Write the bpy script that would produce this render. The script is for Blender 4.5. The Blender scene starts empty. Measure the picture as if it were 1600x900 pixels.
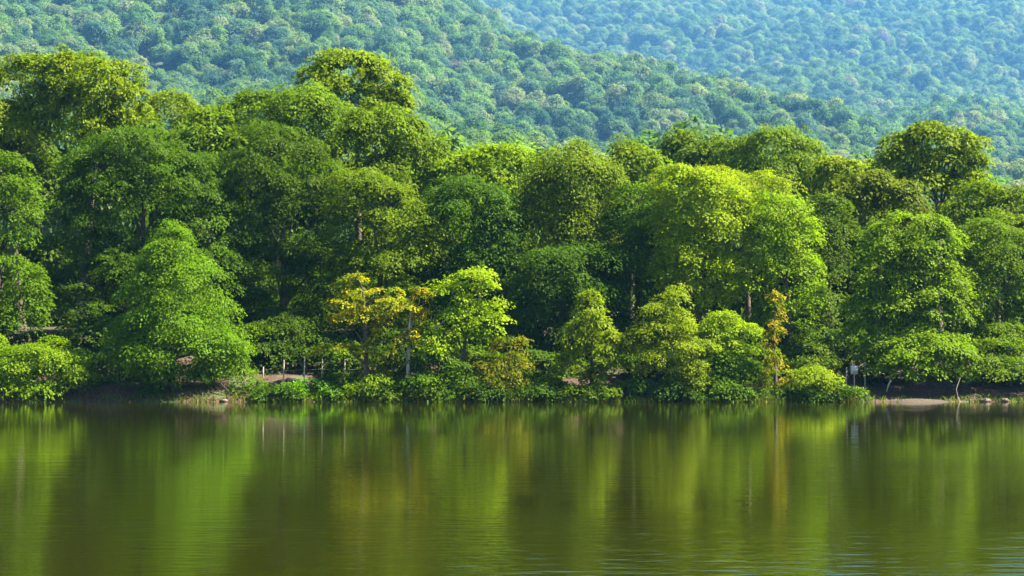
import bpy, math, random
import numpy as np
from mathutils import Vector, noise as mnoise

# ------------------------------------------------------------------ camera, sky, sun, exposure
sc = bpy.context.scene
COL = sc.collection
F = 800 / math.tan(math.radians(15))          # focal length in photo pixels (1600 wide)
PITCH = math.atan(106 / F)
CAM_Z = 3.0
cam = bpy.data.cameras.new('camera')
cam.sensor_width = 36; cam.angle = math.radians(30); cam.clip_end = 12000; cam.clip_start = 0.1
cam_o = bpy.data.objects.new('camera', cam); COL.objects.link(cam_o)
cam_o.location = (0, 0, CAM_Z); cam_o.rotation_euler = (math.pi / 2 + PITCH, 0, 0)
sc.camera = cam_o

SUN_DIR = Vector((0.63, -0.04, 0.775)).normalized()    # from the scene towards the sun
world = bpy.data.worlds.new('World'); sc.world = world; world.use_nodes = True
wn = world.node_tree.nodes; wl = world.node_tree.links
sky = wn.new('ShaderNodeTexSky'); sky.sky_type = 'NISHITA'; sky.sun_disc = False; sky.altitude = 900; sky.dust_density = .5
sky.sun_elevation = math.asin(SUN_DIR.z)
sky.sun_rotation = math.atan2(SUN_DIR.x, SUN_DIR.y)
wl.new(sky.outputs[0], wn['Background'].inputs[0]); wn['Background'].inputs[1].default_value = 0.05
sun = bpy.data.lights.new('sun', 'SUN'); sun.energy = 5.0; sun.angle = math.radians(0.5); sun.color = (1, 0.92, 0.74)
sun_o = bpy.data.objects.new('sun', sun); COL.objects.link(sun_o)
sun_o.rotation_euler = (-SUN_DIR).to_track_quat('-Z', 'Y').to_euler()
sun_o.location = (200, -50, 300)

sc.view_settings.view_transform = 'Standard'; sc.view_settings.look = 'None'
sc.view_settings.exposure = 2.7; sc.view_settings.gamma = 1
cy = sc.cycles
cy.max_bounces = 6; cy.diffuse_bounces = 1; cy.glossy_bounces = 2; cy.transmission_bounces = 2; cy.volume_bounces = 0
cy.caustics_reflective = False; cy.caustics_refractive = False

# ------------------------------------------------------------------ helpers
def at(px, py, Y):
    """the point seen at photo pixel (px, py) at the depth Y"""
    u = (px - 800) / F; v = (450 - py) / F
    dy = math.cos(PITCH) - v * math.sin(PITCH); dz = math.sin(PITCH) + v * math.cos(PITCH)
    s = Y / dy
    return np.array((u * s, Y, CAM_Z + dz * s))
def px_of(x, Y): return 800 + F * x / Y * math.cos(PITCH)
def tag(o, label=None, cat=None, group=None, kind=None):
    if label: o['label'] = label
    if cat: o['category'] = cat
    if group: o['group'] = group
    if kind: o['kind'] = kind
    return o
def empty(name, loc):
    e = bpy.data.objects.new(name, None); COL.objects.link(e); e.location = loc; e.empty_display_size = 0.3
    return e
def link(name, me, parent=None):
    o = bpy.data.objects.new(name, me); COL.objects.link(o)
    if parent: o.parent = parent
    return o
def np_mesh(name, verts, faces, mat, colors=None, smooth=False):
    """verts (n,3), faces (m,k) arrays"""
    me = bpy.data.meshes.new(name)
    n, (m, k) = len(verts), faces.shape
    me.vertices.add(n); me.vertices.foreach_set('co', np.ascontiguousarray(verts, np.float32).ravel())
    me.loops.add(m * k); me.loops.foreach_set('vertex_index', np.ascontiguousarray(faces, np.int32).ravel())
    me.polygons.add(m); me.polygons.foreach_set('loop_start', np.arange(0, m * k, k, dtype=np.int32))
    if smooth: me.polygons.foreach_set('use_smooth', np.ones(m, bool))
    if colors is not None:
        a = me.attributes.new('leaf_color', 'FLOAT_COLOR', 'FACE')
        a.data.foreach_set('color', np.ascontiguousarray(np.c_[colors, np.ones(len(colors))], np.float32).ravel())
    me.update(calc_edges=True)
    me.materials.append(mat)
    return me
def tube(points, radii, sides=7):
    """verts, faces of a tapered tube through points"""
    P = np.array(points, float); n = len(P)
    T = np.gradient(P, axis=0); T /= np.linalg.norm(T, axis=1)[:, None] + 1e-9
    ref = np.array((0.31, 0.9, 0.12))
    A = np.cross(T, ref); A /= np.linalg.norm(A, axis=1)[:, None] + 1e-9
    B = np.cross(T, A)
    th = np.arange(sides) * 2 * math.pi / sides
    V = P[:, None] + (A[:, None] * np.cos(th)[None, :, None] + B[:, None] * np.sin(th)[None, :, None]) * np.array(radii)[:, None, None]
    V = V.reshape(-1, 3); Fa = []
    for i in range(n - 1):
        for j in range(sides):
            k = (j + 1) % sides
            Fa.append((i * sides + j, i * sides + k, (i + 1) * sides + k, (i + 1) * sides + j))
    return V, np.array(Fa)
def fbm(x, y, s, o=3, seed=0.0):
    return mnoise.fractal(Vector((x * s, y * s, seed)), 1.0, 2.0, o)

# ------------------------------------------------------------------ materials
def new_mat(name):
    m = bpy.data.materials.new(name); m.use_nodes = True
    return m, m.node_tree.nodes, m.node_tree.links
def leaf_material(name, by_object=False):
    m, n, l = new_mat(name)
    pb = n['Principled BSDF']; out = n['Material Output']
    if by_object:
        oi = n.new('ShaderNodeObjectInfo'); rp = n.new('ShaderNodeValToRGB'); cr = rp.color_ramp
        cr.interpolation = 'CONSTANT'
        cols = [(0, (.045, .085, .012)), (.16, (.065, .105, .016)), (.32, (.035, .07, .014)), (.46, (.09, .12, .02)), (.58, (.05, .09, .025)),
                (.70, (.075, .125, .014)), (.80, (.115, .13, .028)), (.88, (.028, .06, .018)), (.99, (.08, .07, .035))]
        cr.elements[0].position = 0; cr.elements[0].color = (*cols[0][1], 1)
        cr.elements[1].position = cols[1][0]; cr.elements[1].color = (*cols[1][1], 1)
        for p, c in cols[2:]:
            e = cr.elements.new(p); e.color = (*c, 1)
        l.new(oi.outputs['Random'], rp.inputs[0])
        at_ = n.new('ShaderNodeAttribute'); at_.attribute_name = 'leaf_color'
        mx = n.new('ShaderNodeMix'); mx.data_type = 'RGBA'; mx.blend_type = 'MULTIPLY'; mx.inputs[0].default_value = 1
        l.new(rp.outputs[0], mx.inputs[6]); l.new(at_.outputs['Color'], mx.inputs[7]); col = mx.outputs[2]
    else:
        at_ = n.new('ShaderNodeAttribute'); at_.attribute_name = 'leaf_color'; col = at_.outputs['Color']
    l.new(col, pb.inputs['Base Color'])
    pb.inputs['Roughness'].default_value = 0.55; pb.inputs['Specular IOR Level'].default_value = 0.07
    tr = n.new('ShaderNodeBsdfTranslucent')
    tm = n.new('ShaderNodeMix'); tm.data_type = 'RGBA'; tm.blend_type = 'MULTIPLY'; tm.inputs[0].default_value = 1
    tm.inputs[7].default_value = (1.38, 1.45, 0.25, 1)
    l.new(col, tm.inputs[6]); l.new(tm.outputs[2], tr.inputs['Color'])
    mix = n.new('ShaderNodeMixShader'); mix.inputs[0].default_value = 0.48
    l.new(pb.outputs[0], mix.inputs[1]); l.new(tr.outputs[0], mix.inputs[2]); l.new(mix.outputs[0], out.inputs['Surface'])
    return m
LEAF = leaf_material('leaf')
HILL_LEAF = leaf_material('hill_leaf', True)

def bark_material(name, c1, c2, scale=6.0):
    m, n, l = new_mat(name); pb = n['Principled BSDF']
    tc = n.new('ShaderNodeTexCoord'); mp = n.new('ShaderNodeMapping'); mp.inputs['Scale'].default_value = (1, 1, 0.22)
    nz = n.new('ShaderNodeTexNoise'); nz.inputs['Scale'].default_value = scale; nz.inputs['Detail'].default_value = 5
    rp = n.new('ShaderNodeValToRGB'); rp.color_ramp.elements[0].position = .35; rp.color_ramp.elements[1].position = .68
    rp.color_ramp.elements[0].color = (*c1, 1); rp.color_ramp.elements[1].color = (*c2, 1)
    l.new(tc.outputs['Object'], mp.inputs[0]); l.new(mp.outputs[0], nz.inputs['Vector']); l.new(nz.outputs[0], rp.inputs[0])
    l.new(rp.outputs[0], pb.inputs['Base Color']); pb.inputs['Roughness'].default_value = .9
    bp = n.new('ShaderNodeBump'); bp.inputs['Strength'].default_value = .6; bp.inputs['Distance'].default_value = .04
    l.new(nz.outputs[0], bp.inputs['Height']); l.new(bp.outputs[0], pb.inputs['Normal'])
    return m
BARK = bark_material('bark', (.035, .026, .018), (.10, .075, .05))
PALE_BARK = bark_material('pale_bark', (.26, .23, .18), (.50, .46, .38))
POST = bark_material('weathered_post', (.28, .22, .16), (.50, .42, .32), 12)
WHITE = bark_material('white_board', (.30, .29, .28), (.48, .47, .46), 6)
WIRE = bark_material('rusty_wire', (.16, .12, .09), (.30, .25, .2), 20)
STONE = bark_material('shore_stone', (.07, .045, .032), (.17, .12, .085), 7)

def ground_material():
    m, n, l = new_mat('earth'); pb = n['Principled BSDF']
    geo = n.new('ShaderNodeNewGeometry')
    a = n.new('ShaderNodeTexNoise'); a.inputs['Scale'].default_value = .55; a.inputs['Detail'].default_value = 8
    b = n.new('ShaderNodeTexNoise'); b.inputs['Scale'].default_value = 4.5; b.inputs['Detail'].default_value = 6
    l.new(geo.outputs['Position'], a.inputs['Vector']); l.new(geo.outputs['Position'], b.inputs['Vector'])
    soil = n.new('ShaderNodeValToRGB'); e = soil.color_ramp.elements
    e[0].position = .3; e[0].color = (.018, .009, .006, 1); e[1].position = .72; e[1].color = (.080, .032, .018, 1)
    l.new(b.outputs[0], soil.inputs[0])
    moss = n.new('ShaderNodeValToRGB'); e = moss.color_ramp.elements
    e[0].position = .53; e[0].color = (0, 0, 0, 1); e[1].position = .62; e[1].color = (1, 1, 1, 1)
    l.new(a.outputs[0], moss.inputs[0])
    mx = n.new('ShaderNodeMix'); mx.data_type = 'RGBA'; mx.inputs[7].default_value = (.045, .06, .014, 1)
    l.new(moss.outputs[0], mx.inputs[0]); l.new(soil.outputs[0], mx.inputs[6])
    # far forest floor
    sp = n.new('ShaderNodeSeparateXYZ'); l.new(geo.outputs['Position'], sp.inputs[0])
    mr = n.new('ShaderNodeMapRange'); mr.inputs[1].default_value = 140; mr.inputs[2].default_value = 175
    l.new(sp.outputs['Y'], mr.inputs[0])
    m2 = n.new('ShaderNodeMix'); m2.data_type = 'RGBA'; m2.inputs[7].default_value = (.03, .045, .016, 1)
    l.new(mr.outputs[0], m2.inputs[0]); l.new(mx.outputs[2], m2.inputs[6])
    l.new(m2.outputs[2], pb.inputs['Base Color']); pb.inputs['Roughness'].default_value = .95
    bp = n.new('ShaderNodeBump'); bp.inputs['Strength'].default_value = .8; bp.inputs['Distance'].default_value = .12
    l.new(b.outputs[0], bp.inputs['Height']); l.new(bp.outputs[0], pb.inputs['Normal'])
    return m
EARTH = ground_material()

def water_material():
    m, n, l = new_mat('lake_water'); pb = n['Principled BSDF']
    pb.inputs['Base Color'].default_value = (.0115, .0128, .0, 1)
    pb.inputs['Roughness'].default_value = .004; pb.inputs['IOR'].default_value = 1.33
    geo = n.new('ShaderNodeNewGeometry')
    def layer(sx, sy, scale, detail, rot=0):
        mp = n.new('ShaderNodeMapping'); mp.inputs['Scale'].default_value = (sx, sy, 1); mp.inputs['Rotation'].default_value = (0, 0, rot)
        t = n.new('ShaderNodeTexNoise'); t.inputs['Scale'].default_value = scale; t.inputs['Detail'].default_value = detail
        l.new(geo.outputs['Position'], mp.inputs[0]); l.new(mp.outputs[0], t.inputs['Vector']); return t.outputs[0]
    fine = layer(.45, 1.0, 2.6, 3, .06); mid = layer(.3, 1.0, .8, 2, -.05); patch = layer(.5, 1.0, .055, 2)
    rp = n.new('ShaderNodeMapRange'); rp.inputs[1].default_value = .38; rp.inputs[2].default_value = .66; rp.inputs[3].default_value = .25; rp.inputs[4].default_value = 1.25
    l.new(patch, rp.inputs[0])
    b1 = n.new('ShaderNodeBump'); b1.inputs['Distance'].default_value = .007; b1.inputs['Strength'].default_value = 1
    b2 = n.new('ShaderNodeBump'); b2.inputs['Distance'].default_value = .010; b2.inputs['Strength'].default_value = 1
    l.new(mid, b1.inputs['Height'])
    sp = n.new('ShaderNodeSeparateXYZ'); l.new(geo.outputs['Position'], sp.inputs[0])     # open water is ruffled, the lee of the trees is calm
    lee = n.new('ShaderNodeMapRange'); lee.inputs[1].default_value = 30; lee.inputs[2].default_value = 85; lee.inputs[3].default_value = 1.5; lee.inputs[4].default_value = .55
    l.new(sp.outputs['Y'], lee.inputs[0])
    m0 = n.new('ShaderNodeMath'); m0.operation = 'MULTIPLY'; l.new(rp.outputs[0], m0.inputs[0]); l.new(lee.outputs[0], m0.inputs[1])
    mu = n.new('ShaderNodeMath'); mu.operation = 'MULTIPLY'; l.new(fine, mu.inputs[0]); l.new(m0.outputs[0], mu.inputs[1])
    l.new(mu.outputs[0], b2.inputs['Height']); l.new(b1.outputs[0], b2.inputs['Normal']); l.new(b2.outputs[0], pb.inputs['Normal'])
    return m
WATER = water_material()

# ------------------------------------------------------------------ terrain
def interp(v, pairs):
    return float(np.interp(v, [p[0] for p in pairs], [p[1] for p in pairs]))
def shore(x):
    px = px_of(x, 125)
    return 124.6 + .7 * fbm(x, 0, .12, 3, 3.1) + .35 * fbm(x, 0, .7, 2, 9.3) + interp(px, [(1330, 0), (1400, -.5), (1480, -.2), (1560, .6)])
CREST_A = [(-900, -260), (0, -190), (600, -110), (760, 25), (860, 98), (950, 148), (1020, 176), (1100, 196), (1200, 206), (1260, 214), (1350, 242), (1450, 280), (1600, 330), (2400, 420)]
CREST_AY = [(-900, 1000), (600, 930), (870, 860), (1250, 740), (1600, 640), (2400, 600)]
HK = 4.2                                       # how far the hills stretch back
def elev(py, Y): return at(800, py, Y)[2]
def ground_z(x, Y):
    s = Y - shore(x); px = px_of(x, max(Y, 60))
    if s < 0: near = max(-2.2, s * .4)
    else:
        right = min(1, max(0, (px_of(x, 125) - 1310) / 70))
        bank = .6 * min(1, s / 1.1) * (1 - right) + .22 * min(1, s / 1.6) * right
        near = bank + .27 * min(max(s - 1, 0), 11) * (1 - .45 * right) + .11 * max(0, s - 12)
        near += .18 * fbm(x, Y, .5, 3, 1.7) * min(1, s)
    if Y <= 175: return near
    n175 = near if Y < 176 else (3.9 + .11 * 38.5)
    sA = interp(px, CREST_A); yA = interp(px, CREST_AY)
    if Y < 400:
        return n175 + (elev(395, 400) - n175) * (Y - 175) / 225
    Yq = 400 + (Y - 400) / HK
    if Yq <= yA:
        t = (Yq - 400) / (yA - 400)
        a = elev(395 + (sA - 395) * t ** .9, Y)
    else:
        a = elev(sA, 400 + (yA - 400) * HK) - .42 * HK * (Yq - yA)
    b = elev(interp(Yq, [(500, 400), (640, 345), (950, 215), (1120, 150), (1500, -50)]), min(Y, 400 + 1100 * HK)) - .5 * max(0, Yq - 1500) if Yq > 500 else -1e9
    w = min(1, (Y - 400) / 900)
    bump = w * (46 * fbm(x, Y, .0022, 4, 8.5) + 14 * math.sin(px / 95 + .002 * Y) * min(1, (Y - 400) / 1200))
    return max(a, b) + bump
us = np.concatenate([np.linspace(-1.3, -.36, 24, endpoint=False), np.linspace(-.36, .36, 190, endpoint=False), np.linspace(.36, 1.3, 25)])
ys = np.concatenate([np.linspace(112, 122, 5, endpoint=False), np.linspace(122, 132, 34, endpoint=False), np.linspace(132, 180, 36, endpoint=False),
                     np.linspace(180, 400, 16, endpoint=False), np.linspace(400, 1400, 70, endpoint=False), np.linspace(1400, 6000, 95)])
V = np.array([(u * y, y, ground_z(u * y, y)) for y in ys for u in us])
nu = len(us); idx = np.arange(len(ys) * nu).reshape(len(ys), nu)
Fq = np.stack([idx[:-1, :-1], idx[:-1, 1:], idx[1:, 1:], idx[1:, :-1]], -1).reshape(-1, 4)
tag(link('terrain', np_mesh('terrain', V, Fq, EARTH, smooth=True)), 'wooded hills and earth bank rising behind the lake', kind='structure')
wv = np.array([(-420, -260, 0), (420, -260, 0), (420, 131, 0), (-420, 131, 0)], float)
tag(link('lake_water', np_mesh('lake_water', wv, np.array([[0, 1, 2, 3]]), WATER)), 'green rippled lake mirroring the trees', kind='structure')
HV, HF = V, (len(ys), nu)

# ------------------------------------------------------------------ foliage
def unit(v): return v / (np.linalg.norm(v, axis=-1, keepdims=True) + 1e-9)
def leaves(lobes, rng, color, spray=.8, leaf=.27, per=34, dens=.62, flat=.6, droop=.35, tip=None, vary=.11, sub=12, subr=.44, back=.24, floor=None, blue=.22, tips=0.12):
    """kite-shaped leaves on sprays over clumps over the lobes; returns verts, faces, colours"""
    lobes = [(np.array(c, float), np.array(r, float)) for c, r in lobes]
    P, N, E, TI = [], [], [], []
    for c, r in lobes:
        k = max(4, int(sub))
        d = unit(rng.normal(size=(k, 3))); d[:, 2] = np.where(d[:, 2] < -.7, -d[:, 2], d[:, 2])
        sc_ = c + d * r * rng.uniform(.55, .86, (k, 1))
        sr = r * subr * rng.uniform(.72, 1.3, (k, 1)) * np.array((1.08, 1.08, 1 - .55 * min(flat, 1)))
        for q in range(k):
            R = sr[q]; area = 4 * math.pi * ((R[0] * R[1]) ** 1.6 / 3 + 2 * (R[0] * R[2]) ** 1.6 / 3) ** (1 / 1.6)
            m = max(3, int(area * dens + rng.random()))
            v = unit(rng.normal(size=(m, 3))); v[:, 2] = np.where(v[:, 2] < -.72, -v[:, 2] * .6, v[:, 2]); v = unit(v)
            p = sc_[q] + v * R * np.where(rng.random((m, 1)) < .16, rng.uniform(1.1, 1.6, (m, 1)), rng.uniform(.6, 1.1, (m, 1)))
            o = unit((p - c) / r)
            keep = np.ones(m, bool)
            for c2, r2 in lobes:
                keep &= (((p - c2) / (r2 * .55)) ** 2).sum(1) > 1
            keep &= (o[:, 1] < .35) | (rng.random(m) < back)
            if floor is not None: keep &= p[:, 2] > floor
            v, p, o = v[keep], p[keep], o[keep]; m = len(p)
            if not m: continue
            nn = unit(np.array((0, 0, 1.0)) * (.35 + .75 * flat) + .55 * v * (1.25 - .6 * flat) + .35 * o + rng.normal(size=(m, 3)) * .2)
            e = o + .5 * v; e[:, 2] *= .3; e += rng.normal(size=(m, 3)) * .35
            P.append(p); N.append(nn); E.append(e); TI.append(np.full(m, rng.normal() * .5) + rng.normal(size=m) * .6)
    P, N, E, TI = np.concatenate(P), np.concatenate(N), np.concatenate(E), np.concatenate(TI)
    E = unit(E - N * (E * N).sum(1, keepdims=True)); B = np.cross(N, E)
    S = len(P); R = spray * rng.uniform(.6, 1.3, (S, 1))
    th = rng.uniform(0, 2 * math.pi, (S, per)); rr = np.sqrt(rng.random((S, per)))
    cx, sx = np.cos(th) * rr, np.sin(th) * rr
    pos = P[:, None] + R[:, None] * (1.25 * cx[..., None] * E[:, None] + .9 * sx[..., None] * B[:, None])
    pos += N[:, None] * (rng.normal(size=(S, per, 1)) * .10 * R[:, None])
    pos[..., 2] -= droop * R * rr ** 2
    d = (np.cos(th) + .7)[..., None] * E[:, None] + np.sin(th)[..., None] * B[:, None] + rng.normal(size=(S, per, 3)) * .45
    d[..., 2] -= .3 + .5 * droop
    d = unit(d)
    n = N[:, None] + rng.normal(size=(S, per, 3)) * .31
    n = unit(n - d * (n * d).sum(-1, keepdims=True)); s = np.cross(d, n)
    L = leaf * rng.uniform(.65, 1.3, (S, per, 1)); W = L * rng.uniform(.5, .72, (S, per, 1))
    p0, p2 = pos, pos + d * L
    q1 = pos + d * L * .42 + s * W * .5 - n * W * .14; q2 = pos + d * L * .42 - s * W * .5 - n * W * .14
    verts = np.stack([p0, q1, p2, q2], 2).reshape(-1, 3)
    m = S * per; faces = np.arange(m * 4).reshape(m, 4)
    col = np.array(color)[None, None] * np.array((1.62, 1.42, blue)) * np.exp(vary * (TI[:, None, None] + rng.normal(size=(S, per, 1))))
    hue = (rng.normal(size=(S, 1, 1)) * .5 + rng.normal(size=(S, per, 1)) * .5) * .12
    col = col * np.concatenate([1 + hue, 1 + .25 * hue, 1 - hue], -1)
    if tip is not None:
        mk = rng.random((S, 1, 1)) < tips
        col = np.where(mk, np.array(tip) * np.array((1, 1, blue)) * np.exp(vary * rng.normal(size=(S, per, 1))), col)
    return verts, faces, np.clip(col, .002, .6).reshape(-1, 3)

SKYLINE = [(0, 85), (220, 100), (240, 165), (330, 165), (340, 140), (460, 130), (465, 85), (640, 130), (690, 225), (830, 225), (960, 215), (1040, 215), (1150, 200), (1300, 230), (1370, 240), (1400, 210), (1530, 200), (1545, 290), (1600, 300)]
LEAF_TOTAL = [0]
def tree(name, cat, label, base, Y, lobes_px, color, seed, group=None, bark=None, trunk_r=None, top=None, limbs=True, crown_name='crown', trunk_name='trunk', depth=.9, lean=0, trunk_top=.72, hidden_trunk=False, spread=.5, grow=1.0, fill=False, **kw):
    """base: photo column of the foot; lobes_px: (px, py, rx, ry[, dY]) in photo pixels at the depth Y"""
    rng = np.random.default_rng(seed)
    bx = at(base, 600, Y)[0]; bz = ground_z(bx, Y)
    root = empty(name, (bx, Y, bz - .05)); O = np.array((bx, Y, bz - .05))
    lob = []
    for q in lobes_px:
        dY = q[4] if len(q) > 4 else rng.uniform(-spread, spread)
        c = at(q[0], q[1], Y + dY) - O; k = (Y + dY) / F
        lob.append((c, grow * np.array((q[2] * k, q[2] * k * depth, q[3] * k))))
    main = list(lob)
    if fill and len(main) > 2:                      # boughs between the main ones
        done = set()
        for i, (ci_, ri_) in enumerate(main):
            for j in np.argsort([np.linalg.norm(ci_ - m_[0]) for m_ in main])[1:3]:
                k_ = (min(i, j), max(i, j))
                if k_ in done: continue
                done.add(k_); lob.append(((ci_ + main[j][0]) / 2 + rng.normal(size=3) * .12 * ri_, (ri_ + main[j][1]) / 2 * .9))
    v, f, c = leaves(lob, rng, color, **kw)
    lob = main
    LEAF_TOTAL[0] += len(f)
    link(crown_name, np_mesh(crown_name, v, f, LEAF, c), root)
    topz = max(l[0][2] for l in lob); topc = max(lob, key=lambda l: l[0][2])[0]
    H = topz * trunk_top if top is None else top
    r0 = trunk_r or max(.05, .022 * topz + .02)
    ctr = np.mean([l[0] for l in lob], 0)
    npt = 7; pts = []; rad = []
    for i in range(npt):
        t = i / (npt - 1)
        pts.append((ctr[0] * t * .7 + .12 * math.sin(seed + 3 * t) * t * H / 6, ctr[1] * t * .5, H * t))
        rad.append(r0 * (1.35 if i == 0 else 1) * (1 - .62 * t))
    tv, tf = tube(pts, rad, 9)
    tr = link(trunk_name, np_mesh(trunk_name, tv, tf, bark or BARK, smooth=True), root)
    if limbs:
        for c_, r_ in lob:
            h = min(max(.25 * H, c_[2] - .9 * r_[0] - .1 * H), .95 * H); t = h / H
            a = np.array([np.interp(h, [p[2] for p in pts], [p[k] for p in pts]) for k in range(3)])
            e = c_ + np.array((0, -.2 * r_[1], .25 * r_[2]))
            mid = a * .5 + e * .5 + np.array((rng.normal() * .15, rng.normal() * .15, .12 * np.linalg.norm(e - a)))
            rr = r0 * (1 - .6 * t) * .55
            lp = [a, a * .7 + mid * .3 + rng.normal(size=3) * .04, mid, mid * .45 + e * .55 + rng.normal(size=3) * .06, e]
            lv, lf = tube(lp, [rr, rr * .85, rr * .65, rr * .42, rr * .15], 6)
            link('limb', np_mesh('limb', lv, lf, bark or BARK, smooth=True), tr)
    tag(root, label, cat, group)
    return root

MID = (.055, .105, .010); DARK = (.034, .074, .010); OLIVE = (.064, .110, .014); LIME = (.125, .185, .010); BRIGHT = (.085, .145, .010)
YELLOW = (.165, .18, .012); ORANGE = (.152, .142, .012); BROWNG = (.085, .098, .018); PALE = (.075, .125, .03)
G_BACK, G_WALL, G_SHORE = 'tall trees on the skyline of the lakeside wood', 'large trees of the lakeside wood', 'small trees and shrubs along the water'
BK = dict(spray=.62, leaf=.27, per=32, dens=1.4, grow=1.06, subr=.38, flat=.3, group=G_BACK, sub=13)
MD = dict(fill=True, spray=.6, leaf=.2, per=38, dens=1.64, grow=1.17, flat=1.05, droop=.55, group=G_WALL, sub=14, subr=.35)
FR = dict(spray=.5, leaf=.18, per=32, dens=2.2, grow=1.08, flat=.7, group=G_SHORE, sub=11)
def T(kind, *a, **k):
    d = dict(kind); d.update(k)
    q = random.Random(a[5]); lf = q.uniform(.85, 1.15)                      # every tree its own leaf size and habit
    d['leaf'] *= lf; d['per'] = int(d['per'] / lf ** 1.5); d['spray'] *= q.uniform(.88, 1.25); d['flat'] = max(.1, d['flat'] + q.uniform(-.12, .08)); d['droop'] = d.get('droop', .35) * q.uniform(.6, 1.5)
    return tree('broadleaf_tree', 'tree', *a, **d)
# --- skyline
T(BK, 'tall olive tree with spreading crown at the far left skyline', 30, 150, [(-30, 150, 60, 60), (40, 130, 60, 45), (0, 210, 70, 60), (75, 185, 50, 50), (-60, 260, 60, 60)], (.076, .125, .014), 11)
T(BK, 'tall olive tree with forked dark limbs, second from the left on the skyline', 125, 148, [(160, 125, 58, 40), (195, 160, 34, 48), (120, 185, 52, 55), (175, 210, 40, 40), (100, 120, 35, 35)], (.078, .126, .013), 12)
T(BK, 'small pale green tree sunk in the first dip of the skyline', 280, 172, [(265, 172, 42, 34), (310, 190, 40, 30), (240, 200, 30, 40)], PALE, 13)
T(BK, 'broad green tree just below and left of the tallest rounded crown', 430, 148, [(400, 185, 60, 42), (465, 170, 60, 42), (360, 215, 45, 50), (440, 235, 80, 55), (505, 195, 34, 48)], (.058, .110, .012), 14)
T(BK, 'tallest rounded olive crown standing up alone above the wood', 560, 158, [(545, 118, 60, 36), (590, 130, 48, 34), (510, 120, 40, 34), (560, 160, 65, 40), (615, 155, 26, 28)], (.076, .125, .014), 15)
T(BK, 'green tree filling the right shoulder below the tallest rounded crown', 610, 146, [(600, 215, 60, 42), (645, 235, 42, 46), (560, 225, 48, 50), (610, 270, 70, 45)], (.060, .108, .013), 16)
T(BK, 'low yellow-green tree in the middle dip of the skyline', 745, 146, [(730, 275, 55, 42), (780, 268, 50, 38), (700, 290, 36, 46), (760, 310, 70, 40), (815, 275, 34, 40)], (.085, .15, .010), 17)
T(BK, 'small olive tree in the gap right of the dense domed tree', 985, 150, [(985, 258, 42, 34), (1010, 275, 34, 36), (965, 280, 30, 30)], OLIVE, 19)
T(BK, 'flat-topped distant olive tree left of the wide dome', 1095, 172, [(1080, 232, 42, 28), (1125, 236, 42, 28), (1100, 262, 60, 34)], (.062, .112, .018), 20)
T(BK, 'wide domed olive tree between the flat-topped tree and the lone oak', 1215, 168, [(1205, 238, 58, 38), (1250, 255, 50, 36), (1165, 256, 44, 38), (1225, 285, 70, 36)], (.066, .118, .016), 21)
T(BK, 'pale yellow-green tree in the dip left of the lone oak', 1320, 164, [(1305, 278, 42, 34), (1345, 285, 40, 32), (1325, 310, 60, 34)], (.1, .15, .02), 22)
T(BK, 'lone spreading oak with dark forked limbs on the right skyline', 1468, 150, [(1465, 222, 56, 28), (1425, 238, 44, 26), (1508, 236, 34, 34), (1395, 262, 26, 20), (1470, 258, 50, 20), (1528, 262, 18, 18), (1500, 285, 40, 20), (1440, 282, 42, 20)], (.078, .125, .013), 23, trunk_r=.42, sub=12, grow=1.12)
T(BK, 'dark olive tree tucked beneath the lone oak', 1370, 142, [(1355, 300, 42, 36), (1400, 312, 40, 36), (1370, 340, 52, 40)], (.055, .085, .012), 24)
T(BK, 'olive tree sloping down to the right edge below the lone oak', 1560, 146, [(1530, 315, 46, 32), (1580, 325, 50, 36), (1500, 345, 36, 36), (1610, 345, 40, 40), (1550, 355, 60, 40)], OLIVE, 25)
T(BK, 'shaded tree deep in the wood behind the layered dark tree', 330, 146, [(320, 215, 48, 40), (350, 260, 40, 60), (300, 260, 40, 50)], MID, 26)
# --- the wall of big trees
T(MD, 'bright green tree cut by the left edge', -5, 131, [(5, 285, 40, 50), (25, 350, 38, 50), (5, 420, 50, 50), (35, 470, 36, 40), (-30, 350, 50, 70), (10, 505, 46, 30), (-30, 480, 40, 50)], (.044, .094, .010), 30)
T(MD, 'huge dark layered tree with drooping shelves of foliage, second from the left', 205, 136, [(225, 235, 75, 46), (165, 275, 62, 50), (285, 290, 66, 56), (215, 335, 95, 60), (325, 360, 52, 54), (130, 360, 50, 64), (250, 420, 90, 60), (345, 430, 40, 50), (120, 450, 44, 50)], (.034, .076, .010), 31)
T(MD, 'tall dark tree with hanging foliage left of the yellow tree', 440, 138, [(420, 250, 62, 56), (480, 270, 48, 60), (400, 330, 52, 60), (460, 350, 58, 62), (425, 430, 60, 62), (490, 440, 44, 56), (440, 505, 60, 50), (395, 530, 40, 30, -4), (470, 528, 44, 30, -4.5)], (.036, .074, .010), 32)
T(MD, 'green tree with a pyramid of layered foliage above the yellow tree', 600, 136, [(560, 300, 44, 42), (610, 330, 60, 44), (555, 365, 48, 48), (650, 375, 48, 44), (600, 410, 75, 44), (540, 430, 36, 36)], (.062, .108, .011), 33)
T(MD, 'dark layered tree in the middle of the wood behind the lime tree', 745, 137, [(735, 320, 62, 46), (700, 370, 48, 50), (780, 370, 48, 52), (740, 430, 72, 54), (800, 450, 46, 56), (770, 510, 60, 54), (690, 460, 40, 44)], (.030, .072, .010), 34)
T(MD, 'dense domed olive tree at the middle of the skyline', 890, 138, [(880, 248, 46, 36), (905, 290, 58, 48), (855, 320, 44, 54), (925, 340, 42, 48), (880, 390, 70, 54)], (.064, .108, .013), 35, flat=.55, spray=.8)
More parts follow.
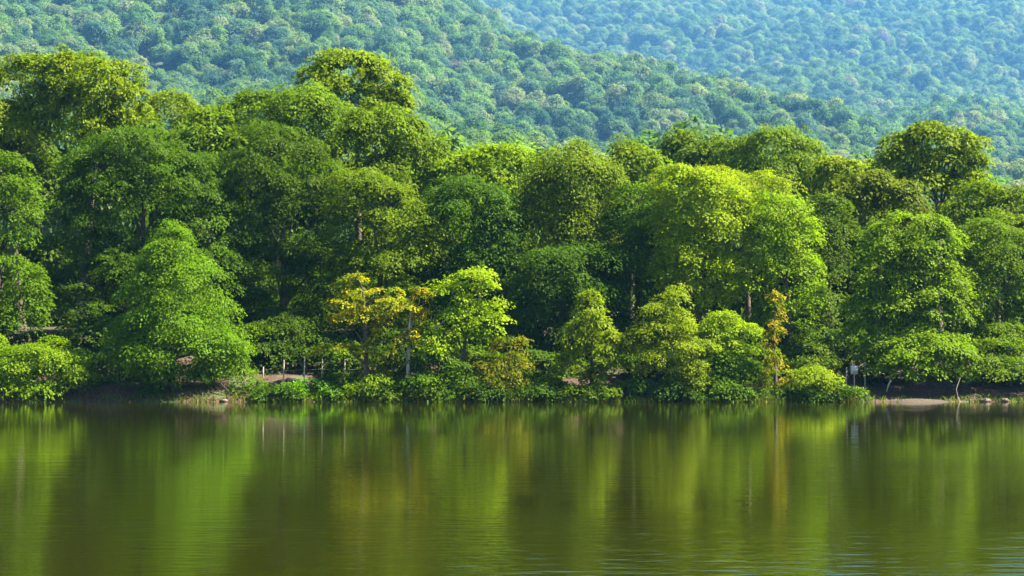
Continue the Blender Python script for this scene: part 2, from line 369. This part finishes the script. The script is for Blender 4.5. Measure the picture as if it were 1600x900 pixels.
T(MD, 'dark green tree under the dense domed tree behind the sapling', 880, 134, [(855, 430, 48, 44), (910, 420, 54, 48), (870, 490, 60, 46), (940, 490, 40, 50), (840, 545, 40, 40)], (.030, .070, .010), 36)
T(MD, 'dark green tree squeezed between the domed tree and the sunlit tree', 1000, 136, [(1000, 320, 40, 40), (975, 370, 40, 54), (1020, 390, 44, 50), (985, 450, 50, 54), (1000, 520, 46, 50)], (.036, .082, .010), 37)
T(MD, 'sunlit yellow-green tree leaning right of centre', 1095, 134, [(1070, 290, 46, 36), (1115, 315, 48, 40), (1060, 350, 44, 46), (1145, 370, 44, 50), (1090, 400, 58, 50), (1160, 430, 40, 44), (1070, 455, 48, 44)], (.110, .175, .009), 38, flat=.8)
T(MD, 'green tree with a notched top behind the sunlit yellow-green tree', 1170, 144, [(1130, 285, 44, 28), (1190, 300, 46, 32), (1160, 330, 60, 36)], (.11, .165, .012), 39, flat=.7)
T(MD, 'bright green tree beside the orange vine', 1235, 133, [(1215, 330, 38, 34), (1245, 375, 42, 46), (1205, 400, 34, 44), (1240, 445, 44, 48), (1225, 510, 44, 46)], (.085, .155, .010), 40, flat=.8)
T(MD, 'narrow shaded tree left of the great rounded tree', 1300, 137, [(1295, 335, 32, 32), (1305, 390, 34, 46), (1285, 450, 36, 50), (1305, 510, 34, 46), (1280, 555, 30, 30)], (.040, .078, .011), 41)
T(MD, 'great rounded tree hanging over the sandy cove', 1420, 130, [(1415, 360, 50, 40), (1455, 395, 48, 44), (1385, 410, 46, 46), (1425, 455, 70, 54), (1480, 480, 42, 54), (1375, 490, 48, 50), (1430, 535, 72, 44, -1.5), (1395, 565, 38, 26, -2.5), (1480, 562, 40, 26, -2.5), (1420, 572, 50, 18, -3.2), (1352, 520, 26, 24, -1)], (.076, .140, .010), 42)
T(MD, 'green tree with low shelves at the right edge', 1575, 132, [(1550, 375, 44, 42), (1590, 400, 46, 50), (1540, 465, 44, 42), (1590, 480, 44, 46), (1550, 540, 48, 36, -2), (1605, 550, 44, 40, -2), (1530, 570, 44, 20, -4.5), (1590, 575, 44, 18, -4.5)], (.058, .110, .010), 43)
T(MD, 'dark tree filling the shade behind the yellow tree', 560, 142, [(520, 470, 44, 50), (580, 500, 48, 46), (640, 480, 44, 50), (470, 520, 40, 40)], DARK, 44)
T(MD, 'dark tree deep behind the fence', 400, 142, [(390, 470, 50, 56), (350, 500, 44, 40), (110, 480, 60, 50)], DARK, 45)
def behind(px):
    return next(w for lim, w in ((60, 'at the left edge'), (160, 'left of the conical tree'), (390, 'behind the conical tree'), (510, 'behind the fence'), (610, 'behind the golden tree'), (690, 'behind the bare pale trunk'),
        (800, 'behind the lime-green tree'), (880, 'left of the light green sapling'), (980, 'behind the light green sapling'), (1100, 'behind the loose-tiered small tree'), (1190, 'left of the orange vine'),
        (1260, 'behind the orange vine'), (1340, 'behind the white notice board'), (1520, 'behind the great rounded tree'), (9999, 'at the right edge')) if px < lim)
# --- understorey closing the wood behind
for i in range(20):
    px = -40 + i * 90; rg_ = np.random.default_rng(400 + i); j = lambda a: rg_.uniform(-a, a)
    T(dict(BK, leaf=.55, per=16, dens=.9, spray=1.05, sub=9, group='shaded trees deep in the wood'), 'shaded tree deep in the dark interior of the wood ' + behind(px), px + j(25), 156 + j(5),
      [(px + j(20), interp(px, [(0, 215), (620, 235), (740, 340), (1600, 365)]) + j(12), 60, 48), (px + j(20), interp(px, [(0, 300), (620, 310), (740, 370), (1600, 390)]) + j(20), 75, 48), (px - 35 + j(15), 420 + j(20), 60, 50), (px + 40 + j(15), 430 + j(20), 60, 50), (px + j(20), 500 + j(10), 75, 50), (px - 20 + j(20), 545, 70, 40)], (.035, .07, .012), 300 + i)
# --- the wood goes on past both edges of the view
for px, Y, lab in ((1720, 133, 'layered tree just past the right edge'), (1850, 136, 'second layered tree past the right edge'), (1990, 134, 'third layered tree past the right edge'),
                   (-140, 134, 'layered tree just past the left edge'), (-280, 136, 'second layered tree past the left edge')):
    T(dict(MD, leaf=.5, per=16, dens=.8), lab, px, Y, [(px, 320, 60, 46), (px - 45, 380, 55, 50), (px + 45, 390, 55, 50), (px, 450, 80, 55), (px - 40, 520, 60, 45), (px + 45, 525, 60, 45)], (.055, .105, .010), 900 + abs(px))
# --- by the water
def S(label, base, Y, lobes, color, seed, **k):
    d = dict(FR); d.update(k)
    return tree('shrub', 'shrub', label, base, Y, lobes, color, seed, crown_name='foliage', trunk_name='stem', **d)
S('wide sunlit shrub overhanging the water at the far left', 75, 125.6, [(85, 555, 40, 32), (40, 565, 38, 30), (120, 578, 34, 30), (70, 595, 55, 26), (10, 590, 40, 34), (-30, 560, 40, 40)], (.075, .14, .010), 50, spray=.6)
T(FR, 'conical bright green small tree on the red bank', 268, 126.6, [(268, 370, 22, 28), (272, 390, 32, 32), (262, 410, 44, 36), (285, 445, 56, 36), (240, 455, 48, 36), (278, 490, 74, 42), (225, 518, 52, 40), (325, 522, 52, 40), (275, 550, 82, 38), (208, 570, 40, 26), (340, 566, 40, 28), (280, 584, 50, 18), (200, 540, 32, 32)], (.056, .122, .012), 51, spray=.6, dens=2.2, flat=.55)
T(FR, 'small golden-yellow tree with open tiers of foliage', 572, 126.4, [(558, 440, 24, 18), (590, 460, 36, 18), (545, 470, 32, 18), (618, 478, 30, 18), (575, 492, 40, 18), (538, 502, 26, 18), (582, 525, 16, 30), (528, 545, 30, 18), (572, 560, 22, 26), (585, 595, 26, 20)], YELLOW, 52, tip=(.12, .165, .012), tips=.3, dens=2.0, spray=.36, sub=9, flat=1, trunk_top=.95, grow=.98)
T(FR, 'slender yellow-leaved sapling with a bare pale trunk', 636, 126.3, [(655, 470, 11, 22), (648, 505, 18, 14), (640, 522, 22, 12), (662, 492, 12, 14), (625, 540, 22, 12), (645, 562, 20, 10)], (.17, .16, .014), 53, bark=PALE_BARK, trunk_r=.15, tip=OLIVE, tips=.4, sub=6, spray=.35, dens=2.6, trunk_top=.9, limbs=True)
T(FR, 'lime-green tree glowing beside the golden tree', 728, 127.0, [(735, 440, 32, 22), (762, 462, 28, 26), (705, 462, 30, 26), (745, 492, 38, 24), (695, 505, 36, 28), (765, 505, 26, 20), (715, 530, 42, 20), (675, 540, 34, 26)], (.112, .19, .010), 54, dens=1.6, flat=.95, spray=.6)
S('olive-brown rounded shrub at the foot of the lime-green tree', 785, 126.0, [(790, 550, 30, 24), (765, 580, 34, 24), (808, 585, 28, 30), (770, 608, 40, 18)], BROWNG, 55, tip=OLIVE, tips=.4)
T(FR, 'small pointed light green sapling standing clear of the wood', 925, 126.2, [(920, 476, 18, 20), (922, 505, 28, 22), (905, 530, 30, 20), (942, 535, 30, 22), (920, 558, 42, 20), (890, 565, 22, 16), (950, 562, 22, 16), (928, 590, 16, 20)], (.085, .135, .014), 56, dens=2.2, flat=.6, spray=.42)
T(FR, 'light green small tree with loose tiers and a thin pale stem', 1048, 126.0, [(1048, 460, 22, 20), (1030, 488, 30, 18), (1062, 500, 32, 20), (1035, 520, 42, 18), (1065, 540, 44, 20), (1015, 550, 30, 16), (1075, 572, 44, 22), (1030, 575, 36, 18), (1080, 600, 36, 20)], (.095, .145, .014), 57, dens=1.9, flat=.8, spray=.45, bark=PALE_BARK, trunk_r=.07, trunk_top=.9)
S('round bright shrub right of the loose-tiered small tree, upper of two', 1140, 127.0, [(1130, 508, 28, 20), (1155, 520, 26, 22), (1115, 525, 26, 20), (1140, 540, 36, 18)], (.10, .17, .010), 58)
S('dark green mounded shrub at the water right of the loose-tiered small tree', 1145, 125.9, [(1140, 570, 32, 22), (1165, 590, 28, 26), (1125, 600, 28, 24), (1150, 608, 34, 18)], (.045, .098, .012), 59)
S('orange-yellow vine climbing a tall stump above the water', 1212, 125.8, [(1210, 480, 11, 26), (1208, 520, 12, 26), (1206, 560, 17, 22), (1214, 588, 24, 22), (1220, 610, 30, 18), (1200, 612, 20, 16)], ORANGE, 60, tip=(.09, .125, .014), tips=.42, sub=9, spray=.32, dens=1.7, flat=.3, droop=.8, limbs=False, trunk_top=.97)
S('low yellow-green shrub spilling into the water right of the orange vine', 1290, 125.6, [(1265, 590, 30, 22), (1295, 605, 34, 16), (1325, 612, 26, 10), (1255, 610, 26, 16)], (.10, .16, .010), 61)
S('tall leafy shrub between the orange vine and the white board', 1275, 128.0, [(1270, 560, 30, 24), (1255, 580, 26, 20), (1295, 575, 22, 20)], (.05, .09, .012), 62)
S('small green shrub leaning over the water at the foot of the golden tree', 600, 125.6, [(590, 600, 26, 18), (625, 608, 26, 16), (560, 610, 20, 14)], (.065, .12, .012), 63)
S('broad dark shrub between the pale trunk and the olive-brown shrub', 690, 126.2, [(680, 575, 34, 24), (715, 590, 34, 26), (665, 605, 34, 20), (705, 615, 34, 14)], (.042, .092, .012), 64)
S('bright low shrub below the fence posts', 470, 125.6, [(455, 608, 20, 14), (480, 604, 24, 16), (505, 610, 20, 14)], (.055, .14, .012), 65)
S('dark low shrub right of the fence posts', 528, 126.0, [(520, 602, 22, 16), (545, 604, 18, 18), (535, 615, 24, 12)], (.032, .078, .014), 66)
S('small shrub on the bank between the conical tree and the first fence post', 392, 126.2, [(380, 598, 20, 20), (400, 605, 14, 16), (372, 612, 16, 12)], (.05, .105, .012), 67)
S('low dark shrub left of the light green sapling', 865, 125.8, [(855, 605, 24, 16), (880, 610, 20, 13), (835, 612, 18, 14)], (.055, .10, .012), 68)
S('low dark shrub right of the light green sapling', 985, 125.7, [(965, 608, 22, 14), (995, 605, 24, 17), (1015, 612, 18, 12)], (.036, .085, .014), 69)
S('shadowed shrub at the foot of the conical tree', 245, 125.7, [(235, 612, 16, 11), (258, 615, 14, 9)], (.035, .08, .016), 70)

for i, px in enumerate((565, 640, 740, 845, 925, 1040, 1150, 1225, 1300, 440)):
    rg_ = np.random.default_rng(800 + i); j = lambda a: rg_.uniform(-a, a)
    S('low leafy shrub hanging over the waterline ' + behind(px).replace('behind', 'in front of'), px, 125.15, [(px + j(4), 610 + j(3), 22, 12), (px + 28 + j(5), 614 + j(2), 22, 9), (px - 26 + j(5), 614 + j(2), 20, 9)],
      ((.032, .072, .012), (.046, .088, .012), (.026, .062, .013))[i % 3], 820 + i, limbs=False)
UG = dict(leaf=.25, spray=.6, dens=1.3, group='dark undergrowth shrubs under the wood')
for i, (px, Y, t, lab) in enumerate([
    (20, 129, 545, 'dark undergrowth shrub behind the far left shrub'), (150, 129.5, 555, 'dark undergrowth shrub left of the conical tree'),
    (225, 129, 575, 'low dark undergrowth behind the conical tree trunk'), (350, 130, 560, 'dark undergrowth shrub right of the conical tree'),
    (430, 131.5, 540, 'dark shrub added to imitate shade behind the first fence posts'), (505, 131, 545, 'dark shrub added to imitate shade behind the last fence posts'),
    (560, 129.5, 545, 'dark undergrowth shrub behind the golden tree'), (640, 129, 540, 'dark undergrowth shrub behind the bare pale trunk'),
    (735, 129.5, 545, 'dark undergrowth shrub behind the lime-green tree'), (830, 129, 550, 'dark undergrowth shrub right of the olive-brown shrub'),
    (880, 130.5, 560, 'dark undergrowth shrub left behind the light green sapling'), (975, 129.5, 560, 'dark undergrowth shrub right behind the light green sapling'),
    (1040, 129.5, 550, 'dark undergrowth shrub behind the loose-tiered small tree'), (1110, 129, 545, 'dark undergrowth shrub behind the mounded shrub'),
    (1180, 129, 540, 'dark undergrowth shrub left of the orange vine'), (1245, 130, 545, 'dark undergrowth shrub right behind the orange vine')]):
    S(lab, px, Y, [(px - 22, t + 22, 30, 26), (px + 24, t + 26, 30, 24), (px, t + 14, 26, 20), (px - 4, t + 46, 44, 22)], (.024, .052, .010) if 380 < px < 520 else (.034, .072, .012) if i % 2 else (.045, .09, .012), 500 + i, **UG)  # shrubs behind the fence are added, leaves coloured darker to imitate shade

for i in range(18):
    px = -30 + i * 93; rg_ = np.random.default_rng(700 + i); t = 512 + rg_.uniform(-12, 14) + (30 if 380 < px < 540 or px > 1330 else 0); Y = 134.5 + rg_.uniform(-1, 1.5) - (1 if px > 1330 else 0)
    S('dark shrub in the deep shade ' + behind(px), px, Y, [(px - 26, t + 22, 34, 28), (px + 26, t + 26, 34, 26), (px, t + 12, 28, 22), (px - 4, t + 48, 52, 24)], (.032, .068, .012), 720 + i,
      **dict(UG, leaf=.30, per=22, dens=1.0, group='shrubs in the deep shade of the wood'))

# ------------------------------------------------------------------ hillside trees
def hill_proto(kind, seed):
    rng = np.random.default_rng(seed)
    if kind == 'round': lob = [((0, 0, 7.2), (4.2, 4.2, 3.6)), ((1.4, -.6, 9), (2.8, 2.8, 2.4)), ((-1.8, .4, 6.4), (2.8, 2.8, 2.6))]
    elif kind == 'tall': lob = [((0, 0, 6.2), (3.3, 3.3, 3.6)), ((.3, 0, 9.6), (2.5, 2.5, 3.0)), ((-.5, .3, 4.6), (3.2, 3.2, 2.2))]
    else: lob = [((-1.6, 0, 6.2), (3.4, 3.4, 2.6)), ((1.9, .6, 6.8), (3.5, 3.5, 2.8)), ((.2, -1.2, 8.2), (3.2, 3.2, 2.2))]
    lob = [(np.array(c) + rng.normal(size=3) * .35, np.array(r) * rng.uniform(.88, 1.12)) for c, r in lob]
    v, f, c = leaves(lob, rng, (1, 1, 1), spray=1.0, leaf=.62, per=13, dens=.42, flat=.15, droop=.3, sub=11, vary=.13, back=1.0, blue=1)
    c = np.clip(c / c.mean(0), .4, 1.7) * (1.5, 1.6, 3.8)  # extra blue painted into the leaf colour to imitate distance haze
    tv, tf = tube([(0, 0, -2.0), (0, 0, 2), (.1, 0, 6), (.2, 0, 9)], [.34, .26, .18, .07], 6)
    me = np_mesh('hillside_tree', np.r_[v, tv], np.r_[f, tf + len(v)], HILL_LEAF, np.r_[c, np.full((len(tf), 3), .6)])
    me.materials.append(BARK)
    mi = np.zeros(len(f) + len(tf), np.int32); mi[len(f):] = 1
    me.polygons.foreach_set('material_index', mi)
    return me
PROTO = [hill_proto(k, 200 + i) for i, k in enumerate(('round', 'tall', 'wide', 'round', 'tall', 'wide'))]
rs = np.random.default_rng(77)
pts = []
y = 178.0
while y < 5200:
    step = np.interp(y, (400, 1000, 1700, 2600, 5000), (7, 10, 14, 17, 22.5))
    for x in np.arange(-.42 * y, .42 * y, step):
        xx, yy = x + rs.normal() * step * .28, y + rs.normal() * step * .28
        px = px_of(xx, yy); sA = interp(px, CREST_A); yA = interp(px, CREST_AY)
        z = ground_z(xx, yy)
        s = np.interp(yy, (400, 1000, 1700, 2600, 5000), (.95, 1.4, 2.0, 2.5, 3.1)) * (.55 + .95 * rs.random() ** 1.5)
        if rs.random() < .03: continue
        u, v = xx / yy * F + 800, 556 - (z + 9 * s - 3) / yy * F
        if v < -260 or v > (420 if yy > 390 else 620) or (yy < 420 and v < np.interp(u, [p[0] for p in SKYLINE], [p[1] for p in SKYLINE]) + 45): continue
        pts.append((xx, yy, z, s, rs.uniform(0, 6.28), rs.integers(0, 6), u, v))
    y += step * .92
pts = np.array(pts)
vis = (pts[:, 6] > 5) & (pts[:, 6] < 1595) & (pts[:, 7] > 0) & (pts[:, 7] < np.interp(pts[:, 6], [p[0] for p in SKYLINE], [p[1] for p in SKYLINE]) - 14)
# behind a nearer ridge?
def hidden(p):
    for k in np.linspace(.55, .985, 26):
        if ground_z(p[0] * k, p[1] * k) + 4 > 3 + (p[2] + 8 * p[3] - 3) * k: return True
    return False
order = np.argsort(-pts[:, 3] / pts[:, 1]); near = []
for i in order:
    if vis[i] and not hidden(pts[i]): near.append(i)
    if len(near) == 300: break
kinds = bpy.data.collections.new('hillside_tree_kinds'); COL.children.link(kinds)
seen = set()
SHAPE = ['rounded', 'tall narrow', 'wide double-crowned', 'rounded', 'tall narrow', 'wide double-crowned']
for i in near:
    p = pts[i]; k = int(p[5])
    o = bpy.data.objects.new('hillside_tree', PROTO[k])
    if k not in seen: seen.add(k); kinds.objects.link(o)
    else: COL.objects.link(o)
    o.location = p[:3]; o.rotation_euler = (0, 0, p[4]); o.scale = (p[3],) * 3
    where = next(w for lim, w in ((230, 'above the tall olive trees at the far left'), (340, 'above the first dip of the skyline'), (460, 'left of the tallest rounded crown'),
        (650, 'above the tallest rounded crown'), (850, 'above the middle dip of the skyline'), (1050, 'above the dense domed tree'), (1300, 'above the wide domed olive tree'),
        (1400, 'in the dip left of the lone oak'), (9999, 'behind the lone oak')) if p[6] < lim)
    tag(o, SHAPE[k] + ' forest tree on the hillside ' + where, 'tree', 'forest trees on the hazy hillside')
rest = np.array([i for i in range(len(pts)) if i not in set(near)])
R = pts[rest]
me = bpy.data.meshes.new('hillside_forest'); me.vertices.add(len(R)); me.vertices.foreach_set('co', R[:, :3].astype(np.float32).ravel())
for nm, col in (('size', 3), ('turn', 4)):
    a = me.attributes.new(nm, 'FLOAT', 'POINT'); a.data.foreach_set('value', R[:, col].astype(np.float32))
a = me.attributes.new('variant', 'INT', 'POINT'); a.data.foreach_set('value', R[:, 5].astype(np.int32))
forest = tag(link('hillside_forest', me), 'hazy mass of forest covering the far hillsides', 'forest', kind='stuff')
ng = bpy.data.node_groups.new('hillside_forest', 'GeometryNodeTree')
ng.interface.new_socket('Geometry', in_out='INPUT', socket_type='NodeSocketGeometry')
ng.interface.new_socket('Geometry', in_out='OUTPUT', socket_type='NodeSocketGeometry')
g = ng.nodes; gl = ng.links
gi = g.new('NodeGroupInput'); go = g.new('NodeGroupOutput'); iop = g.new('GeometryNodeInstanceOnPoints'); ci = g.new('GeometryNodeCollectionInfo')
ci.inputs['Collection'].default_value = kinds; ci.inputs['Separate Children'].default_value = True; ci.inputs['Reset Children'].default_value = True
def named(nm, typ):
    q = g.new('GeometryNodeInputNamedAttribute'); q.data_type = typ; q.inputs['Name'].default_value = nm; return q.outputs[0]
cx = g.new('ShaderNodeCombineXYZ'); gl.new(named('turn', 'FLOAT'), cx.inputs[2])
gl.new(gi.outputs[0], iop.inputs['Points']); gl.new(ci.outputs[0], iop.inputs['Instance']); iop.inputs['Pick Instance'].default_value = True
gl.new(named('variant', 'INT'), iop.inputs['Instance Index']); gl.new(cx.outputs[0], iop.inputs['Rotation']); gl.new(named('size', 'FLOAT'), iop.inputs['Scale'])
gl.new(iop.outputs[0], go.inputs[0])
forest.modifiers.new('forest', 'NODES').node_group = ng

# ------------------------------------------------------------------ fence, boards, bank details
def box_v(w, d, h):
    v = np.array([(x, y_, z) for z in (0, h) for x, y_ in ((-w, -d), (w, -d), (w, d), (-w, d))], float) * (.5, .5, 1)
    return v, np.array([(0, 1, 5, 4), (1, 2, 6, 5), (2, 3, 7, 6), (3, 0, 4, 7), (4, 5, 6, 7), (3, 2, 1, 0)])
rr = random.Random(5)
FY = 127.6
fx = [at(p, 580, FY)[0] for p in (378, 411, 443, 475, 503, 538, 571)]
fence = tag(empty('fence', (fx[0], FY, ground_z(fx[0], FY))), 'thin pale post and wire fence on the red bank', 'fence')
f0 = np.array(fence.location); tops = []
for p, x in zip((378, 411, 443, 475, 503, 538, 571), fx):
    zt = at(p, {378: 578, 411: 573, 443: 562}.get(p, 560), FY)[2]; zb = ground_z(x, FY) - .3
    h = zt - zb; tl = rr.uniform(-.04, .04)
    v, f = tube([(0, 0, 0), (tl * .5, 0, h * .5), (tl, 0, h * .97), (tl, 0, h)], [.05, .047, .042, .016], 8)
    v[:, :] += np.array((x, FY, zb)) - f0
    link('post', np_mesh('post', v, f, POST, smooth=True), fence); tops.append((x + tl, zt))
for drop in (.28, .72):
    P_ = []
    for (x0, z0), (x1, z1) in zip(tops[:-1], tops[1:]):
        for t in (0, .33, .66): P_.append((x0 + (x1 - x0) * t, FY - .06, z0 + (z1 - z0) * t - drop - .12 * t * (1 - t)))
    P_.append((tops[-1][0], FY - .06, tops[-1][1] - drop))
    v, f = tube(np.array(P_) - f0, [.007] * len(P_), 5)
    link('wire', np_mesh('wire', v, f, WIRE), fence)
# white board on a post in the shade, with two pale posts
SY = 127.2
c = at(1335, 578, SY); zb = ground_z(c[0], SY)
brd = tag(empty('notice_board', (c[0], SY, zb)), 'small blank white notice board on a post in the shade', 'sign')
v, f = tube([(0, .05, -.3), (0, .05, c[2] - zb + .2)], [.04, .035], 8); link('post', np_mesh('post', v, f, POST, smooth=True), brd)
v, f = box_v(.50, .03, .56); v += (0, 0, c[2] - zb - .28); link('board', np_mesh('board', v, f, WHITE), brd)
for p, lab in ((1322, 'short pale stake left of the white notice board'), (1351, 'pale stake right of the white notice board')):
    q = at(p, 566 if p > 1340 else 574, SY + .1); zb2 = ground_z(q[0], SY + .1)
    v, f = tube([(0, 0, -.3), (.02, 0, (q[2] - zb2) * .6), (.03, 0, q[2] - zb2), (.03, 0, q[2] - zb2 + .02)], [.06, .055, .05, .015], 8)
    o = link('stake', np_mesh('stake', v, f, WIRE, smooth=True)); o.location = (q[0], SY + .1, zb2); tag(o, lab, 'stake')
# driftwood and bare roots
def stick(name, lab, pts_px, Y, r, mat=BARK, cat='branch'):
    P_ = np.array([at(a, b, Y + (q[0] if q else 0)) for a, b, *q in pts_px]); o0 = P_[0].copy()
    v, f = tube(P_ - o0, np.linspace(r, r * .35, len(P_)), 7)
    o = link(name, np_mesh(name, v, f, mat, smooth=True)); o.location = o0; tag(o, lab, cat)
stick('fallen_branch', 'bare grey branch slanting from the conical tree to the water', [(338, 592), (352, 606), (362, 618), (368, 627)], 125.4, .045, BARK)
stick('fallen_branch', 'thin bent twig standing in the water under the right shelves', [(1500, 590), (1494, 608), (1497, 622), (1503, 634)], 124.6, .035, POST)
stick('fallen_branch', 'pale leaning stick in the shade of the great rounded tree', [(1392, 594), (1388, 602), (1385, 612)], 125.9, .07, PALE_BARK)
stick('fallen_branch', 'pale bare bough reaching right from the slender sapling', [(640, 540), (668, 520), (690, 505), (705, 492)], 126.0, .05, PALE_BARK)
stick('fallen_branch', 'pale dead stem leaning beside the bare pale trunk', [(660, 606), (652, 590), (648, 575), (652, 560)], 126.2, .05, PALE_BARK)
def stone(px, Y, w, h, lab, seed):
    rg = np.random.default_rng(seed); n, m = 7, 10; vs = []
    for i in range(n):
        ph = math.pi * i / (n - 1)
        for j in range(m):
            th = 2 * math.pi * j / m; k = 1 + rg.normal() * .10
            vs.append((math.cos(th) * math.sin(ph) * w * k, math.sin(th) * math.sin(ph) * w * .8 * k, math.cos(ph) * h * k))
    fs = np.array([(i * m + j, (i + 1) * m + j, (i + 1) * m + (j + 1) % m, i * m + (j + 1) % m) for i in range(n - 1) for j in range(m)])
    x = at(px, 625, Y)[0]
    o = link('stone', np_mesh('stone', np.array(vs), fs, STONE)); o.location = (x, Y, max(0, ground_z(x, Y)) + h * .3); tag(o, lab, 'stone', 'stones at the waterline')
stone(412, 124.7, .22, .17, 'reddish stone at the waterline below the first fence post', 1)
stone(428, 124.8, .30, .16, 'largest reddish stone at the waterline below the fence', 2)
stone(350, 124.7, .26, .12, 'flat reddish stone below the conical tree', 3)
stone(1540, 124.9, .40, .16, 'low brown stone at the waterline near the right edge', 4)
stone(1570, 125.0, .30, .18, 'rounded brown stone next to the right edge', 5)
# sandy spit
n1, n2 = 26, 8; vs = []
for j in range(n2):
    for i in range(n1):
        u, w = i / (n1 - 1) * 2 - 1, j / (n2 - 1) * 2 - 1
        x = at(1432, 620, 124.6)[0] + u * 2.3; yy = 124.5 + w * .95 * math.sqrt(max(0, 1 - u * u)) + .12 * math.sin(3 * u)
        vs.append((x, yy, -.06 + .28 * max(0, 1 - u * u) ** .7 * (1 - w * w) ** .6 + .02 * fbm(x, yy, 2)))
idx = np.arange(n1 * n2).reshape(n2, n1)
fs = np.stack([idx[:-1, :-1], idx[:-1, 1:], idx[1:, 1:], idx[1:, :-1]], -1).reshape(-1, 4)
SAND = bark_material('wet_sand', (.028, .018, .011), (.056, .037, .021), 5)
tag(link('sand_ground', np_mesh('sand_ground', np.array(vs), fs, SAND, smooth=True)), 'tan sandy spit under the great rounded tree', kind='structure')
# grasses and low herbs of the bank
rg = np.random.default_rng(9)
GV, GC = [], []
for x in np.arange(-36, 36, .028):
    px = px_of(x, 125)
    d = interp(px, [(0, .15), (160, .15), (170, .3), (380, .4), (430, .8), (560, .9), (840, 1), (1330, 1), (1350, .4), (1380, .12), (1600, .3)])
    for _ in range(6):
        if rg.random() > d * .8: continue
        yy = shore(x) + abs(rg.normal()) * .9 - .22; z = max(-.03, ground_z(x, yy)) - .02
        h = rg.uniform(.12, .42); an = rg.uniform(0, 6.28); w = rg.uniform(.02, .045)
        bend = rg.normal(size=2) * .18
        a = np.array((x, yy, z)); s_ = np.array((math.cos(an), math.sin(an), 0)) * w
        m_ = a + (bend[0] * .4, bend[1] * .4, h * .6); t_ = a + (bend[0], bend[1], h)
        GV += [a - s_, a + s_, m_ + s_ * .7, m_ - s_ * .7, m_ - s_ * .7, m_ + s_ * .7, t_ + s_ * .1, t_ - s_ * .1]
        c_ = np.array(((.05, .11, .012), (.09, .13, .014), (.13, .13, .02))[rg.integers(0, 3)]) * rg.uniform(.7, 1.25); GC += [c_, c_]
GV = np.array(GV)
tag(link('bank_grass', np_mesh('bank_grass', GV, np.arange(len(GV)).reshape(-1, 4), LEAF, np.array(GC))), 'green and straw grasses along the foot of the bank', 'grass', kind='stuff')

# ------------------------------------------------------------------ haze
hz, n, l = new_mat('haze_air'); n.remove(n['Principled BSDF'])
pv = n.new('ShaderNodeVolumePrincipled'); pv.inputs['Color'].default_value = (.16, .47, 1, 1); pv.inputs['Density'].default_value = .00007; pv.inputs['Anisotropy'].default_value = .2
l.new(pv.outputs[0], n['Material Output'].inputs['Volume'])
v, f = box_v(18000, 7000, 1300); v += (0, 2900, -6)
tag(link('haze', np_mesh('haze', v, f, hz)), 'blue haze hanging over the lake and hills', kind='stuff')
